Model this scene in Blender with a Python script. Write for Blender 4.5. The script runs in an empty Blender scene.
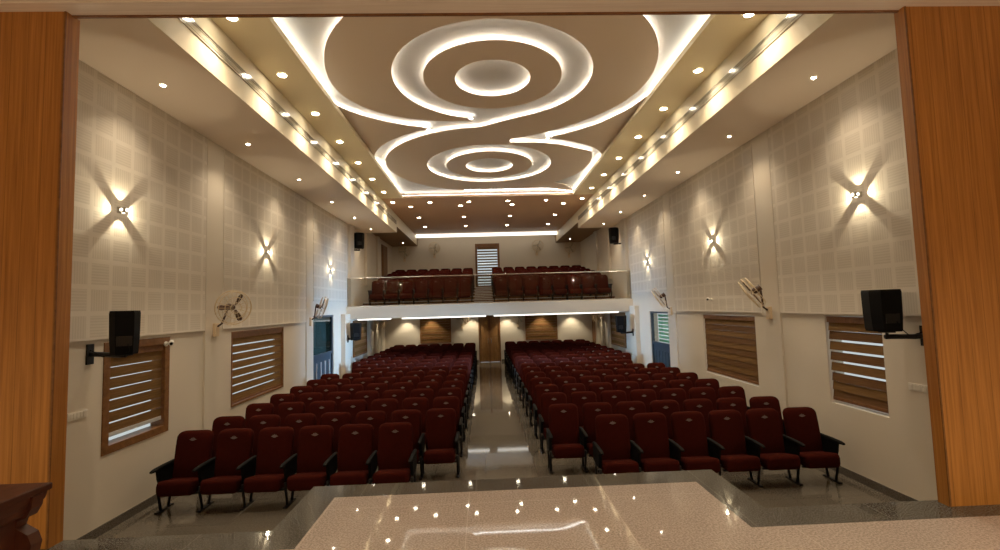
import bpy, bmesh, math, random
from mathutils import Vector, Matrix
from mathutils.geometry import tessellate_polygon
random.seed(7)
PI = math.pi
S = bpy.context.scene
COL = S.collection

# ------------------------------------------------------------------ mesh helper
class MB:
    """collects shapes and links them as ONE mesh object"""
    def __init__(self):
        self.v = []; self.f = []; self.m = []; self.s = []
    def add(self, vs, fs, mi=0, smooth=False):
        b = len(self.v)
        self.v += [tuple(p) for p in vs]
        for f in fs:
            self.f.append([i + b for i in f]); self.m.append(mi); self.s.append(smooth)
        return self
    def box(self, x0, x1, y0, y1, z0, z1, mi=0):
        x0, x1 = sorted((x0, x1)); y0, y1 = sorted((y0, y1)); z0, z1 = sorted((z0, z1))
        vs = [(x0,y0,z0),(x1,y0,z0),(x1,y1,z0),(x0,y1,z0),(x0,y0,z1),(x1,y0,z1),(x1,y1,z1),(x0,y1,z1)]
        return self.add(vs, [(0,3,2,1),(4,5,6,7),(0,1,5,4),(1,2,6,5),(2,3,7,6),(3,0,4,7)], mi)
    def bbox(self, x0, x1, y0, y1, z0, z1, r=.01, mi=0):
        """box with chamfered edges"""
        bm = bmesh.new()
        c = ((x0+x1)/2, (y0+y1)/2, (z0+z1)/2)
        bmesh.ops.create_cube(bm, size=1, matrix=Matrix.Translation(c) @ Matrix.Diagonal((abs(x1-x0), abs(y1-y0), abs(z1-z0), 1)))
        bmesh.ops.bevel(bm, geom=bm.edges[:], offset=r, segments=2, profile=.6, affect='EDGES')
        self.bm(bm, mi); return self
    def bm(self, bm, mi=0, smooth=False):
        bm.verts.index_update()
        self.add([v.co[:] for v in bm.verts], [[v.index for v in f.verts] for f in bm.faces], mi, smooth)
        bm.free(); return self
    def xf(self, start, mat):
        for i in range(start, len(self.v)):
            self.v[i] = tuple(mat @ Vector(self.v[i]))
    def tube(self, pts, r, n=8, mi=0, closed=False, caps=True):
        pts = [Vector(p) for p in pts]; N = len(pts); rings = []
        up = None
        for i, p in enumerate(pts):
            if closed: t = pts[(i+1) % N] - pts[i-1]
            else: t = pts[min(i+1, N-1)] - pts[max(i-1, 0)]
            t.normalize()
            if up is None:
                up = Vector((0,0,1)) if abs(t.z) < .9 else Vector((1,0,0))
            u = (up - t*up.dot(t)).normalized(); w = t.cross(u); up = u
            rr = r[i] if isinstance(r, (list, tuple)) else r
            rings.append([p + (u*math.cos(2*PI*k/n) + w*math.sin(2*PI*k/n))*rr for k in range(n)])
        vs = [q for ring in rings for q in ring]; fs = []
        for i in range(N if closed else N-1):
            j = (i+1) % N
            for k in range(n):
                fs.append((i*n+k, i*n+(k+1) % n, j*n+(k+1) % n, j*n+k))
        if caps and not closed:
            fs.append(tuple(range(n))[::-1]); fs.append(tuple((N-1)*n+k for k in range(n)))
        return self.add(vs, fs, mi, True)
    def loft(self, secs, mi=0, smooth=True):
        n = len(secs[0]); vs = [p for s in secs for p in s]; fs = []
        for i in range(len(secs)-1):
            for k in range(n):
                fs.append((i*n+k, i*n+(k+1) % n, (i+1)*n+(k+1) % n, (i+1)*n+k))
        fs.append(tuple(range(n))[::-1]); fs.append(tuple((len(secs)-1)*n+k for k in range(n)))
        return self.add(vs, fs, mi, smooth)
    def cyl(self, c, axis, r, h, n=20, mi=0, r2=None):
        c = Vector(c); a = Vector(axis).normalized()
        u = a.orthogonal().normalized(); w = a.cross(u)
        r2 = r if r2 is None else r2
        A = [c + (u*math.cos(2*PI*k/n)+w*math.sin(2*PI*k/n))*r for k in range(n)]
        B = [c + a*h + (u*math.cos(2*PI*k/n)+w*math.sin(2*PI*k/n))*r2 for k in range(n)]
        fs = [(k, (k+1) % n, n+(k+1) % n, n+k) for k in range(n)]
        fs.append(tuple(range(n))[::-1]); fs.append(tuple(n+k for k in range(n)))
        return self.add(A+B, fs, mi)
    def prism(self, outer, z0, z1, holes=(), mi=0):
        """flat slab with holes, loops of (x, y)"""
        loops = [outer] + list(holes)
        flat = [p for l in loops for p in l]
        tris = tessellate_polygon([[Vector((p[0], p[1], 0)) for p in l] for l in loops])
        n = len(flat)
        vs = [(p[0], p[1], z0) for p in flat] + [(p[0], p[1], z1) for p in flat]
        fs = []
        for t in tris:
            fs.append(tuple(t)); fs.append(tuple(i+n for i in reversed(t)))
        o = 0
        for l in loops:
            k = len(l)
            for i in range(k):
                a, b = o+i, o+(i+1) % k
                fs.append((a, b, b+n, a+n))
            o += k
        return self.add(vs, fs, mi)
    def build(self, name, mats, parent=None, loc=None):
        me = bpy.data.meshes.new(name)
        me.from_pydata(self.v, [], self.f)
        if not isinstance(mats, (list, tuple)): mats = [mats]
        for m in mats: me.materials.append(m)
        me.polygons.foreach_set('material_index', self.m)
        me.polygons.foreach_set('use_smooth', self.s)
        bm = bmesh.new(); bm.from_mesh(me)
        bmesh.ops.recalc_face_normals(bm, faces=bm.faces[:]); bm.to_mesh(me); bm.free()
        me.update()
        o = bpy.data.objects.new(name, me); COL.objects.link(o)
        if parent: o.parent = parent
        if loc: o.location = loc
        return o

def tag(o, label, cat, group=None, kind=None):
    o['label'] = label; o['category'] = cat
    if group: o['group'] = group
    if kind: o['kind'] = kind
    return o
def thing(name, label, cat, loc=(0,0,0), rz=0, group=None):
    o = bpy.data.objects.new(name, None); COL.objects.link(o)
    o.empty_display_size = .1
    o.location = loc; o.rotation_euler = (0, 0, rz)
    return tag(o, label, cat, group)
def struct(name, mb, mat, label=None):
    o = mb.build(name, mat); o['kind'] = 'structure'
    if label: o['label'] = label
    return o
def copy_tree(root, loc, label, rz=None):
    r = root.copy(); COL.objects.link(r); r.location = loc; r['label'] = label
    if rz is not None: r.rotation_euler = (0, 0, rz)
    for ch in root.children:
        c = ch.copy(); COL.objects.link(c); c.parent = r
        for g in ch.children:
            d = g.copy(); COL.objects.link(d); d.parent = c
    return r

# ------------------------------------------------------------------ materials
def new_mat(name):
    m = bpy.data.materials.new(name); m.use_nodes = True
    nt = m.node_tree; b = nt.nodes['Principled BSDF']
    return m, nt, b
def L(nt, a, b): nt.links.new(a, b)
def N(nt, t, **kw):
    n = nt.nodes.new(t)
    for k, v in kw.items(): setattr(n, k, v)
    return n
def rgba(c): return (c[0], c[1], c[2], 1)
def paint(name, col, rough=.6, var=.06, scale=3, spec=.3, metal=0, bump=0, bscale=200):
    m, nt, b = new_mat(name)
    tc = N(nt, 'ShaderNodeTexCoord'); no = N(nt, 'ShaderNodeTexNoise'); no.inputs['Scale'].default_value = scale
    no.inputs['Detail'].default_value = 4
    L(nt, tc.outputs['Object'], no.inputs['Vector'])
    mx = N(nt, 'ShaderNodeMix', data_type='RGBA')
    mx.inputs['A'].default_value = rgba([c*(1-var) for c in col]); mx.inputs['B'].default_value = rgba([min(1, c*(1+var)) for c in col])
    L(nt, no.outputs['Fac'], mx.inputs['Factor']); L(nt, mx.outputs['Result'], b.inputs['Base Color'])
    b.inputs['Roughness'].default_value = rough; b.inputs['Metallic'].default_value = metal
    b.inputs['Specular IOR Level'].default_value = spec
    if bump:
        n2 = N(nt, 'ShaderNodeTexNoise'); n2.inputs['Scale'].default_value = bscale
        L(nt, tc.outputs['Object'], n2.inputs['Vector'])
        bp = N(nt, 'ShaderNodeBump'); bp.inputs['Strength'].default_value = bump; bp.inputs['Distance'].default_value = .01
        L(nt, n2.outputs['Fac'], bp.inputs['Height']); L(nt, bp.outputs['Normal'], b.inputs['Normal'])
    return m
def emis(name, col, st):
    m, nt, b = new_mat(name)
    b.inputs['Base Color'].default_value = rgba((.8, .8, .8))
    b.inputs['Emission Color'].default_value = rgba(col); b.inputs['Emission Strength'].default_value = st
    return m
def math_n(nt, op, a, b=None, c=None):
    n = N(nt, 'ShaderNodeMath', operation=op)
    for i, x in enumerate((a, b, c)):
        if x is None: continue
        if isinstance(x, (int, float)): n.inputs[i].default_value = x
        else: L(nt, x, n.inputs[i])
    return n.outputs[0]
def wood(name, c1, c2, stretch=(30, 30, 1.2), rough=.35, spec=.4, groove=None):
    m, nt, b = new_mat(name)
    tc = N(nt, 'ShaderNodeTexCoord'); mp = N(nt, 'ShaderNodeMapping'); mp.inputs['Scale'].default_value = stretch
    L(nt, tc.outputs['Object'], mp.inputs['Vector'])
    no = N(nt, 'ShaderNodeTexNoise'); no.inputs['Scale'].default_value = 1; no.inputs['Detail'].default_value = 6; no.inputs['Roughness'].default_value = .65
    no.inputs['Distortion'].default_value = .4
    L(nt, mp.outputs['Vector'], no.inputs['Vector'])
    cr = N(nt, 'ShaderNodeValToRGB'); cr.color_ramp.elements[0].position = .32; cr.color_ramp.elements[1].position = .7
    cr.color_ramp.elements[0].color = rgba(c1); cr.color_ramp.elements[1].color = rgba(c2)
    L(nt, no.outputs['Fac'], cr.inputs['Fac'])
    out = cr.outputs['Color']
    if groove:   # thin dark joints every groove[axis] metres
        sx = N(nt, 'ShaderNodeSeparateXYZ'); L(nt, tc.outputs['Object'], sx.inputs[0])
        fac = None
        for ax, (per, w) in groove.items():
            fr = math_n(nt, 'FRACT', math_n(nt, 'MULTIPLY', sx.outputs[ax], 1/per))
            g = math_n(nt, 'LESS_THAN', fr, w/per)
            fac = g if fac is None else math_n(nt, 'MAXIMUM', fac, g)
        mx = N(nt, 'ShaderNodeMix', data_type='RGBA'); L(nt, math_n(nt, 'MULTIPLY', fac, .55), mx.inputs['Factor'])
        L(nt, out, mx.inputs['A']); mx.inputs['B'].default_value = rgba([c*.3 for c in c1]); out = mx.outputs['Result']
    L(nt, out, b.inputs['Base Color']); b.inputs['Roughness'].default_value = rough; b.inputs['Specular IOR Level'].default_value = spec
    return m
def granite(name, c1, c2, scale=90, rough=.09, tile=None, joint=.006, jc=.6, spec=.5):
    m, nt, b = new_mat(name)
    tc = N(nt, 'ShaderNodeTexCoord')
    no = N(nt, 'ShaderNodeTexNoise'); no.inputs['Scale'].default_value = scale; no.inputs['Detail'].default_value = 3; no.inputs['Roughness'].default_value = .7
    n2 = N(nt, 'ShaderNodeTexNoise'); n2.inputs['Scale'].default_value = 2.5; n2.inputs['Detail'].default_value = 3
    L(nt, tc.outputs['Object'], no.inputs['Vector']); L(nt, tc.outputs['Object'], n2.inputs['Vector'])
    cr = N(nt, 'ShaderNodeValToRGB'); cr.color_ramp.elements[0].position = .43; cr.color_ramp.elements[1].position = .57
    cr.color_ramp.elements[0].color = rgba(c1); cr.color_ramp.elements[1].color = rgba(c2)
    f = math_n(nt, 'ADD', math_n(nt, 'MULTIPLY', no.outputs['Fac'], .92), math_n(nt, 'MULTIPLY', n2.outputs['Fac'], .08))
    L(nt, f, cr.inputs['Fac']); out = cr.outputs['Color']
    if tile:
        sx = N(nt, 'ShaderNodeSeparateXYZ'); L(nt, tc.outputs['Object'], sx.inputs[0])
        g = None
        for ax in (0, 1):
            fr = math_n(nt, 'FRACT', math_n(nt, 'ADD', math_n(nt, 'MULTIPLY', sx.outputs[ax], 1/tile[ax]), .37))
            q = math_n(nt, 'LESS_THAN', fr, joint/tile[ax]); g = q if g is None else math_n(nt, 'MAXIMUM', g, q)
        mx = N(nt, 'ShaderNodeMix', data_type='RGBA'); L(nt, math_n(nt, 'MULTIPLY', g, .7), mx.inputs['Factor'])
        L(nt, out, mx.inputs['A']); mx.inputs['B'].default_value = rgba([c*jc for c in c2]); out = mx.outputs['Result']
    L(nt, out, b.inputs['Base Color']); b.inputs['Roughness'].default_value = rough; b.inputs['Specular IOR Level'].default_value = spec
    return m
def acoustic(name, col, dark):
    """boards of 0.6 m with perforated squares of 0.3 m, slots turned alternately"""
    m, nt, b = new_mat(name)
    tc = N(nt, 'ShaderNodeTexCoord'); sx = N(nt, 'ShaderNodeSeparateXYZ'); L(nt, tc.outputs['Object'], sx.inputs[0])
    T = .315
    Y = math_n(nt, 'MULTIPLY', sx.outputs[1], 1/T); Z = math_n(nt, 'MULTIPLY', math_n(nt, 'ADD', sx.outputs[2], -2.345), 1/T)
    u = math_n(nt, 'FRACT', Y); v = math_n(nt, 'FRACT', Z)
    def inside(t): return math_n(nt, 'LESS_THAN', math_n(nt, 'ABSOLUTE', math_n(nt, 'SUBTRACT', t, .5)), .41)
    ins = math_n(nt, 'MULTIPLY', inside(u), inside(v))
    par = math_n(nt, 'FRACT', math_n(nt, 'MULTIPLY', math_n(nt, 'ADD', math_n(nt, 'FLOOR', Y), math_n(nt, 'FLOOR', Z)), .5))
    par = math_n(nt, 'GREATER_THAN', par, .25)
    su = math_n(nt, 'LESS_THAN', math_n(nt, 'FRACT', math_n(nt, 'MULTIPLY', u, 9)), .42)
    sv = math_n(nt, 'LESS_THAN', math_n(nt, 'FRACT', math_n(nt, 'MULTIPLY', v, 9)), .42)
    slot = math_n(nt, 'ADD', math_n(nt, 'MULTIPLY', su, par), math_n(nt, 'MULTIPLY', sv, math_n(nt, 'SUBTRACT', 1, par)))
    k = math_n(nt, 'ADD', math_n(nt, 'MULTIPLY', ins, .45), math_n(nt, 'MULTIPLY', math_n(nt, 'MULTIPLY', slot, ins), .55))
    # seam round each 0.6 m board
    mx = N(nt, 'ShaderNodeMix', data_type='RGBA'); L(nt, k, mx.inputs['Factor'])
    mx.inputs['A'].default_value = rgba(col); mx.inputs['B'].default_value = rgba(dark)
    L(nt, mx.outputs['Result'], b.inputs['Base Color'])
    b.inputs['Roughness'].default_value = .75; b.inputs['Specular IOR Level'].default_value = .2
    bp = N(nt, 'ShaderNodeBump'); bp.inputs['Strength'].default_value = .35; bp.inputs['Distance'].default_value = .004; bp.invert = True
    L(nt, k, bp.inputs['Height']); L(nt, bp.outputs['Normal'], b.inputs['Normal'])
    return m
def glass(name, tint, gl=.12, rough=.02):
    m, nt, b = new_mat(name); nt.nodes.remove(b)
    out = nt.nodes['Material Output']
    tr = N(nt, 'ShaderNodeBsdfTransparent'); tr.inputs[0].default_value = rgba(tint)
    g = N(nt, 'ShaderNodeBsdfGlossy'); g.inputs['Roughness'].default_value = rough
    lw = N(nt, 'ShaderNodeLayerWeight'); lw.inputs['Blend'].default_value = .5
    mx = N(nt, 'ShaderNodeMixShader')
    L(nt, math_n(nt, 'ADD', math_n(nt, 'MULTIPLY', math_n(nt, 'POWER', lw.outputs['Facing'], 5), .7), gl), mx.inputs[0]); L(nt, tr.outputs[0], mx.inputs[1]); L(nt, g.outputs[0], mx.inputs[2])
    L(nt, mx.outputs[0], out.inputs['Surface'])
    return m

M = {}
M['wall'] = paint('wall_paint', (.65, .575, .465), .55, .03, 1.5)
M['panel'] = acoustic('perforated_board', (.69, .62, .52), (.575, .505, .41))
M['ceil_brown'] = paint('ceiling_taupe', (.90, .745, .58), .65, .03, 1)
M['ceil_side'] = paint('ceiling_side_taupe', (.88, .73, .57), .65, .03, 1)
M['ceil_rear'] = paint('ceiling_rear_red_bounce', (.62, .40, .25), .6, .04, 1)  # red reflected from the seats is mixed into this brown
M['ceil_shaded'] = paint('rear_soffit_shaded', (.30, .20, .12), .6, .04, 1)  # darker ceiling colour, shadow on the rear soffits painted in
M['cream'] = paint('cream_plaster', (.80, .70, .50), .5, .02, 1)
M['soffit'] = paint('soffit_ochre', (.90, .78, .53), .55, .02, 1)
M['white'] = paint('white_plaster', (.82, .80, .75), .6, .02, 2)
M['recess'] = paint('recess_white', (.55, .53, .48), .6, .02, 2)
M['pillar'] = wood('pillar_laminate', (.27, .10, .018), (.52, .22, .045), (38, 38, .9), .38, .35, {0: (.125, .004)})
M['beam'] = wood('beam_laminate', (.74, .66, .58), (.90, .83, .75), (1.0, 40, 40), .5, .3)
M['wood'] = wood('window_wood', (.12, .048, .014), (.22, .095, .03), (14, 14, 14), .45, .3)
M['door_wood'] = wood('door_veneer', (.20, .09, .028), (.34, .165, .055), (14, 14, 3), .4, .3)
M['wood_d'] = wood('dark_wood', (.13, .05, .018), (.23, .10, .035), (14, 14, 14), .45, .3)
M['slat'] = wood('blind_fabric', (.125, .062, .019), (.195, .102, .034), (20, 3, 60), .7, .15)
M['slat_b'] = wood('blind_fabric_dark', (.10, .045, .016), (.15, .072, .027), (20, 3, 60), .7, .15)
M['red_wood'] = wood('desk_wood', (.022, .006, .004), (.07, .02, .009), (16, 5, 5), .5, .2)
M['floor'] = granite('hall_granite', (.085, .072, .056), (.135, .114, .089), 60, .05, (.8, .8), .008, .55)
M['stage'] = granite('stage_granite', (.31, .255, .225), (.52, .44, .39), 70, .03, (1.15, 1.5), .007, 1.15, .24)
M['border'] = granite('dark_granite', (.010, .0095, .0085), (.145, .14, .125), 95, .04, (1.0, 9.0), .006, 1.3, .28)
M['skirt'] = granite('skirting_granite', (.06, .05, .04), (.14, .12, .10), 110, .2)
M['red'] = paint('maroon_fabric', (.038, .0055, .0032), 1, .15, 25, .05, 0, .25, 350)
M['red_d'] = paint('maroon_fabric_dark', (.075, .009, .008), .85, .15, 25, .15)
M['black'] = paint('black_plastic', (.004, .0036, .0036), .7, .1, 8, .12)
M['steel'] = paint('black_steel', (.007, .0065, .007), .45, .1, 8, .3)
M['emblem'] = paint('grey_embroidery', (.15, .105, .10), .7, .1, 30)
M['fan_brown'] = paint('brown_blade', (.055, .022, .010), .4, .1, 8, .4)
M['fan_gold'] = paint('cream_metal', (.62, .47, .28), .35, .05, 8, .5, .5)
M['fan_cream'] = paint('cream_plastic', (.66, .50, .32), .45, .05, 8)
M['grille'] = paint('grey_metal', (.46, .42, .33), .14, .05, 5, .8, 0)
M['chrome'] = paint('steel_rail', (.6, .58, .54), .25, .05, 5, .5, .9)
M['plate'] = paint('white_plastic', (.72, .68, .60), .4, .03, 5)
M['alu'] = paint('silver_bar', (.62, .62, .62), .4, .05, 5, .5, .2)
M['blue'] = paint('blue_grey_paint', (.035, .055, .075), .4, .1, 5)
M['green'] = paint('green_slat', (.18, .5, .32), .5, .05, 5)
M['glass'] = glass('clear_glass', (.93, .95, .93), .05)
M['rail_glass'] = glass('balustrade_glass', (.80, .79, .76), .015)
M['door_glass'] = glass('tinted_door_glass', (.16, .25, .28), .03)
M['lamp'] = emis('lamp_white', (1, .86, .62), 45)
M['lamp_s'] = emis('small_lamp_white', (1, .88, .68), 60)
M['led'] = emis('led_white', (1, .97, .90), 17)
M['led_lip'] = emis('led_lip_white', (1, .97, .90), 10)
M['led_line'] = emis('led_line_white', (1, .93, .80), 1.3)
M['cove'] = emis('cove_led_white', (1, .86, .60), 9)
M['sconce'] = emis('sconce_lens_white', (1, .88, .64), 5)

# ------------------------------------------------------------------ dimensions (metres; x across, y away from the stage, z up)
W = 4.94            # half width of the hall
ZS = 1.0            # stage top
ZSIDE = 5.63        # side ceilings
ZC = 6.33           # centre soffit
XF = 3.61           # fascia
YB = 16.1           # balcony front
YL = 22.3           # rear wall under balcony
YU = 24.3           # rear wall over balcony
ROOF = 6.9

def wall_cells(mb, axis, at, th, a0, a1, z0, z1, holes):
    """wall plane with rectangular openings; axis 0: x = at, runs along y; axis 1: y = at, runs along x"""
    As = sorted({a0, a1, *[h[0] for h in holes], *[h[1] for h in holes]})
    for i in range(len(As)-1):
        l, r = As[i], As[i+1]
        if l < a0 or r > a1: continue
        zs = [(z0, z1)]
        for h in holes:
            if h[0] <= l+1e-6 and h[1] >= r-1e-6:
                nz = []
                for (p, q) in zs:
                    if h[2] > p: nz.append((p, min(q, h[2])))
                    if h[3] < q: nz.append((max(p, h[3]), q))
                zs = nz
        for (p, q) in zs:
            if q-p < 1e-4: continue
            if axis == 0: mb.box(at, at+th, l, r, p, q)
            else: mb.box(l, r, at, at+th, p, q)
    return mb

# ------------------------------------------------------------------ shell
struct('floor', MB().box(-W-.3, W+.3, 3.5, YL+.2, -.1, 0), M['floor'])
WIN = {  # side, y0, y1, z0, z1
 'l1': (-1, 5.95, 7.15, .93, 2.30), 'l2': (-1, 8.86, 11.10, .90, 2.28),
 'r1': (1, 5.96, 6.97, 1.02, 2.32), 'r2': (1, 8.82, 10.96, .93, 2.28)}
DL = (12.80, 14.75, 0, 2.50); DR = (13.05, 14.50, 0, 2.32)
for s, nm in ((-1, 'wall_left'), (1, 'wall_right')):
    hs = [(v[1], v[2], v[3], v[4]) for v in WIN.values() if v[0] == s] + [DL if s < 0 else DR]
    struct(nm, wall_cells(MB(), 0, s*W, s*.24, 3.58, YU+.2, 0, ROOF, hs), M['wall'])
struct('wall_rear', wall_cells(MB(), 1, YL, .2, -W, W, 0, 2.34, [(-.535, .505, 0, 2.2)]), M['wall'])
UW = (-.63, .64, 3.62, 5.92)
struct('wall_rear_upper', wall_cells(MB(), 1, YU, .2, -W-.2, W+.2, 2.3, ROOF, [UW]), M['wall'])
# proscenium: flank walls, lintel, stage box
for s, nm in ((-1, 'wall_proscenium_left'), (1, 'wall_proscenium_right')):
    struct(nm, MB().box(s*3.42, s*6.2, 3.565, 3.62, 0, ROOF), M['wall'])
struct('ceiling_lintel', MB().box(-6.2, 6.2, 3.40, 3.565, 4.927, ROOF).box(-6.2, 6.2, -4.2, 3.40, 4.94, 5.0), M['beam'])
m = MB().box(-6.3, -6.2, -4.2, 3.6, 0, ROOF).box(6.2, 6.3, -4.2, 3.6, 0, ROOF).box(-6.3, 6.3, -4.3, -4.2, 0, ROOF)
struct('wall_stage', m, M['wall'])
struct('ceiling_roof', MB().box(-6.4, 6.4, -4.4, YU+.4, ROOF, ROOF+.1), M['white'])
struct('lintel_shadow_line', MB().box(-3.4, 3.3, 3.545, 3.567, 4.913, 4.9265), M['wood_d'])  # thin dark strip standing in for the shadow line below the lintel
# stage: light granite inside a dark granite border, with a tongue towards the hall
outer = [(-6.2,-4.2),(6.2,-4.2),(6.2,3.62),(1.86,3.62),(1.86,4.47),(-1.86,4.47),(-1.86,3.62),(-6.2,3.62)]
inner = [(-6.2,-4.2),(6.2,-4.2),(6.2,3.33),(1.585,3.33),(1.585,4.19),(-1.585,4.19),(-1.585,3.33),(-6.2,3.33)]
bord = [(-6.2,3.33),(-1.585,3.33),(-1.585,4.19),(1.585,4.19),(1.585,3.33),(6.2,3.33),(6.2,3.62),(1.86,3.62),(1.86,4.47),(-1.86,4.47),(-1.86,3.62),(-6.2,3.62)]
struct('floor_stage', MB().prism(inner, .9, ZS), M['stage'])
struct('floor_stage_border', MB().prism(bord, .9, ZS), M['border'])
struct('floor_stage_base', MB().prism([(x*.999, y-.012 if y > 0 else y) for x, y in outer], 0, .9), M['skirt'])
# wooden proscenium pillars
for s, nm in ((-1, 'pillar_left'), (1, 'pillar_right')):
    xi = 3.35 if s < 0 else 3.205
    mb = MB().box(s*xi, s*6.2, 3.50, 3.53, ZS, 4.927).box(s*xi, s*(xi+.07), 3.53, 3.615 if s < 0 else 3.59, ZS, 4.927)
    o = struct(nm, mb, M['pillar'], 'tall orange brown wood veneer pillar beside the stage opening')
    o2 = MB().box(s*xi, s*(xi+.012), 3.492, 3.50, ZS, 4.925)
    struct('trim_pillar_edge_'+('left' if s < 0 else 'right'), o2, M['wood'])
# skirting
for s, nm, D in ((-1, 'baseboard_left', DL), (1, 'baseboard_right', DR)):
    struct(nm, MB().box(s*W, s*(W-.015), 3.64, D[0], 0, .11).box(s*W, s*(W-.015), D[1], YL, 0, .11), M['skirt'])
struct('baseboard_rear', MB().box(-W+.02, -.56, YL-.015, YL, 0, .11).box(.53, W-.02, YL-.015, YL, 0, .11), M['skirt'])
# side ceilings with their fascias, rear soffits
for s, nm in ((-1, 'left'), (1, 'right')):
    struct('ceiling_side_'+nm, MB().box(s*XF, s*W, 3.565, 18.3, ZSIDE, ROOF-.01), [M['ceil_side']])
    struct('ceiling_rear_soffit_'+nm, MB().box(s*XF, s*W, 18.3, YU, 5.88, ROOF-.01), M['ceil_shaded'])
    mb = MB().box(s*XF, s*(XF-.018), 3.565, 18.3, ZSIDE, ZC).box(s*XF, s*(XF-.018), 18.3, YU-.5, 5.88, ZC)
    struct('trim_fascia_'+nm, mb, M['cream'], 'cream vertical face between side ceiling and centre ceiling')
    # centre soffit strip with lip
    struct('ceiling_soffit_'+nm, MB().box(s*2.88, s*(XF-.018), 3.565, 15.55, ZC, 6.41).box(s*3.25, s*(XF-.018), 3.565, 15.55, 6.41, ROOF-.01), M['soffit'])
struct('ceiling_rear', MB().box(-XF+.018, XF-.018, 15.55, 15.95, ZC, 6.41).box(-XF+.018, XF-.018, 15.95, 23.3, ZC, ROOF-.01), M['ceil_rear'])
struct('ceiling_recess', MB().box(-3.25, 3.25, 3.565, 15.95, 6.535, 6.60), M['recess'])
# rear cove over the balcony
struct('ceiling_rear_cove', MB().box(-XF+.018, XF-.018, 23.3, YU, 6.62, ROOF-.01), M['cream'])
cv = MB().box(-XF+.05, XF-.05, 23.32, 23.40, 6.17, 6.33).build('cove_light', M['led_line'])
tag(cv, 'bright cove light along the ceiling end above the balcony rear wall', 'cove light')

# balcony slab, tiers
struct('balcony_slab', MB().box(-W, W, YB+.12, YU, 2.34, 2.62).box(-W, W, YB, YB+.12, 2.315, 2.735).box(-W, W, YB+.12, 17.0, 2.62, 2.735), M['wall'])
TY = [18.0 + .95*i for i in range(6)]; TZ = [2.75 + .16*i for i in range(6)]
for i in range(6):
    y0 = 17.0 if i == 0 else TY[i]-.62
    y1 = TY[i+1]-.62 if i < 5 else YU
    mb = MB().box(-W, W, y0, y1, 2.62, TZ[i])
    if i: mb.box(-.62, .12, y0-.3, y0, TZ[i-1], TZ[i-1]+.08)
    struct('floor_balcony_tier', mb, M['wood_d'])
    if i:
        struct('trim_step_nosing', MB().box(-.62, .12, y0-.34, y0-.3, TZ[i-1]+.05, TZ[i-1]+.082).box(-W, W, y0-.03, y0-.001, TZ[i]-.03, TZ[i]+.002), M['alu'])

# ------------------------------------------------------------------ feature ceiling
OX = -.255
C1 = (0.0, 7.67); C2 = (0.0, 12.515); RO, RI, RH, RB = 1.675, 1.165, .637, 2.755
def snap(pts, c, r, tol=.12):
    out = []
    for x, y in pts:
        x += OX; d = math.hypot(x-c[0], y-c[1])
        if abs(d-r) < tol: x, y = c[0]+(x-c[0])*r/d, c[1]+(y-c[1])*r/d
        out.append((x, y))
    return out
def relax(pts, k=2):
    q = [(x+OX, y) for x, y in pts]
    for _ in range(k):
        q = [q[0]] + [tuple(q[i][a]*.5 + (q[i-1][a]+q[i+1][a])*.25 for a in (0, 1)) for i in range(1, len(q)-1)] + [q[-1]]
    return q
def smooth(pts, n=4):
    out = []
    for i in range(len(pts)-1):
        p0, p1, p2, p3 = pts[max(i-1,0)], pts[i], pts[i+1], pts[min(i+2, len(pts)-1)]
        for k in range(n):
            t = k/n
            out.append(tuple(.5*((2*p1[a])+(-p0[a]+p2[a])*t+(2*p0[a]-5*p1[a]+4*p2[a]-p3[a])*t*t+(-p0[a]+3*p1[a]-3*p2[a]+p3[a])*t**3) for a in (0,1)))
    out.append(pts[-1]); return out
def arc(c, r, a0, a1, n): return [(c[0]+r*math.cos(math.radians(a0+(a1-a0)*i/n)), c[1]+r*math.sin(math.radians(a0+(a1-a0)*i/n))) for i in range(n+1)]
def circle(c, r, n=72): return arc(c, r, 0, 360, n)[:-1]
main_left = relax([(-1.75,5.95),(-1.91,6.13),(-2.06,6.34),(-2.18,6.54),(-2.29,6.8),(-2.4,7.13),(-2.48,7.49),(-2.5,7.8),(-2.47,8.1),(-2.39,8.38),(-2.23,8.68),(-1.96,8.98),(-1.59,9.22),(-1.2,9.37),(-.86,9.43),(-.49,9.45),(-.12,9.44)])
b_low = snap([(1.23,9.03),(.84,9.27),(.44,9.5),(.02,9.7),(-.41,9.88),(-.93,10.08),(-1.45,10.37),(-1.86,10.76),(-2.15,11.18),(-2.35,11.66),(-2.45,12.11),(-2.5,12.64),(-2.45,13.13),(-2.3,13.65),(-2.05,14.14),(-1.74,14.5),(-1.4,14.8),(-.96,15.0),(-.51,15.05)], C2, RB)
tail_a = [(x+OX, y) for x, y in [(-.51,15.05),(.4,15.08),(1.3,15.08),(2.0,15.06),(2.46,15.16),(2.85,15.38),(3.15,15.5)]]
tail_b = [(x+OX, y) for x, y in [(3.15,15.5),(2.96,15.05),(2.66,14.62),(2.33,14.38)]]
d_in = snap([(2.33,14.38),(2.6,14.12),(2.82,13.8),(2.97,13.28),(3.02,12.66),(2.99,12.17),(2.89,11.8),(2.72,11.5),(2.44,11.24),(2.08,11.01),(1.69,10.86),(1.2,10.76),(.72,10.75)], C2, RB)
c_up = relax([(.71,10.5),(1.1,10.37),(1.42,10.2),(1.78,9.91),(2.13,9.6),(2.42,9.28),(2.64,8.95),(2.82,8.6),(2.92,8.28),(2.98,7.93),(2.98,7.61),(2.93,7.23),(2.85,6.94),(2.74,6.66),(2.62,6.42),(2.47,6.19),(2.30,6.0),(2.17,5.87)])
a_c = math.degrees(math.atan2(c_up[-1][1]-C1[1], c_up[-1][0])); a_m = math.degrees(math.atan2(main_left[0][1]-C1[1], main_left[0][0]))
runs = [smooth(main_left), arc(C1, RO, 107, 412, 76), smooth(b_low), smooth(tail_a), smooth(tail_b), smooth(d_in), smooth(c_up)]
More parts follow.
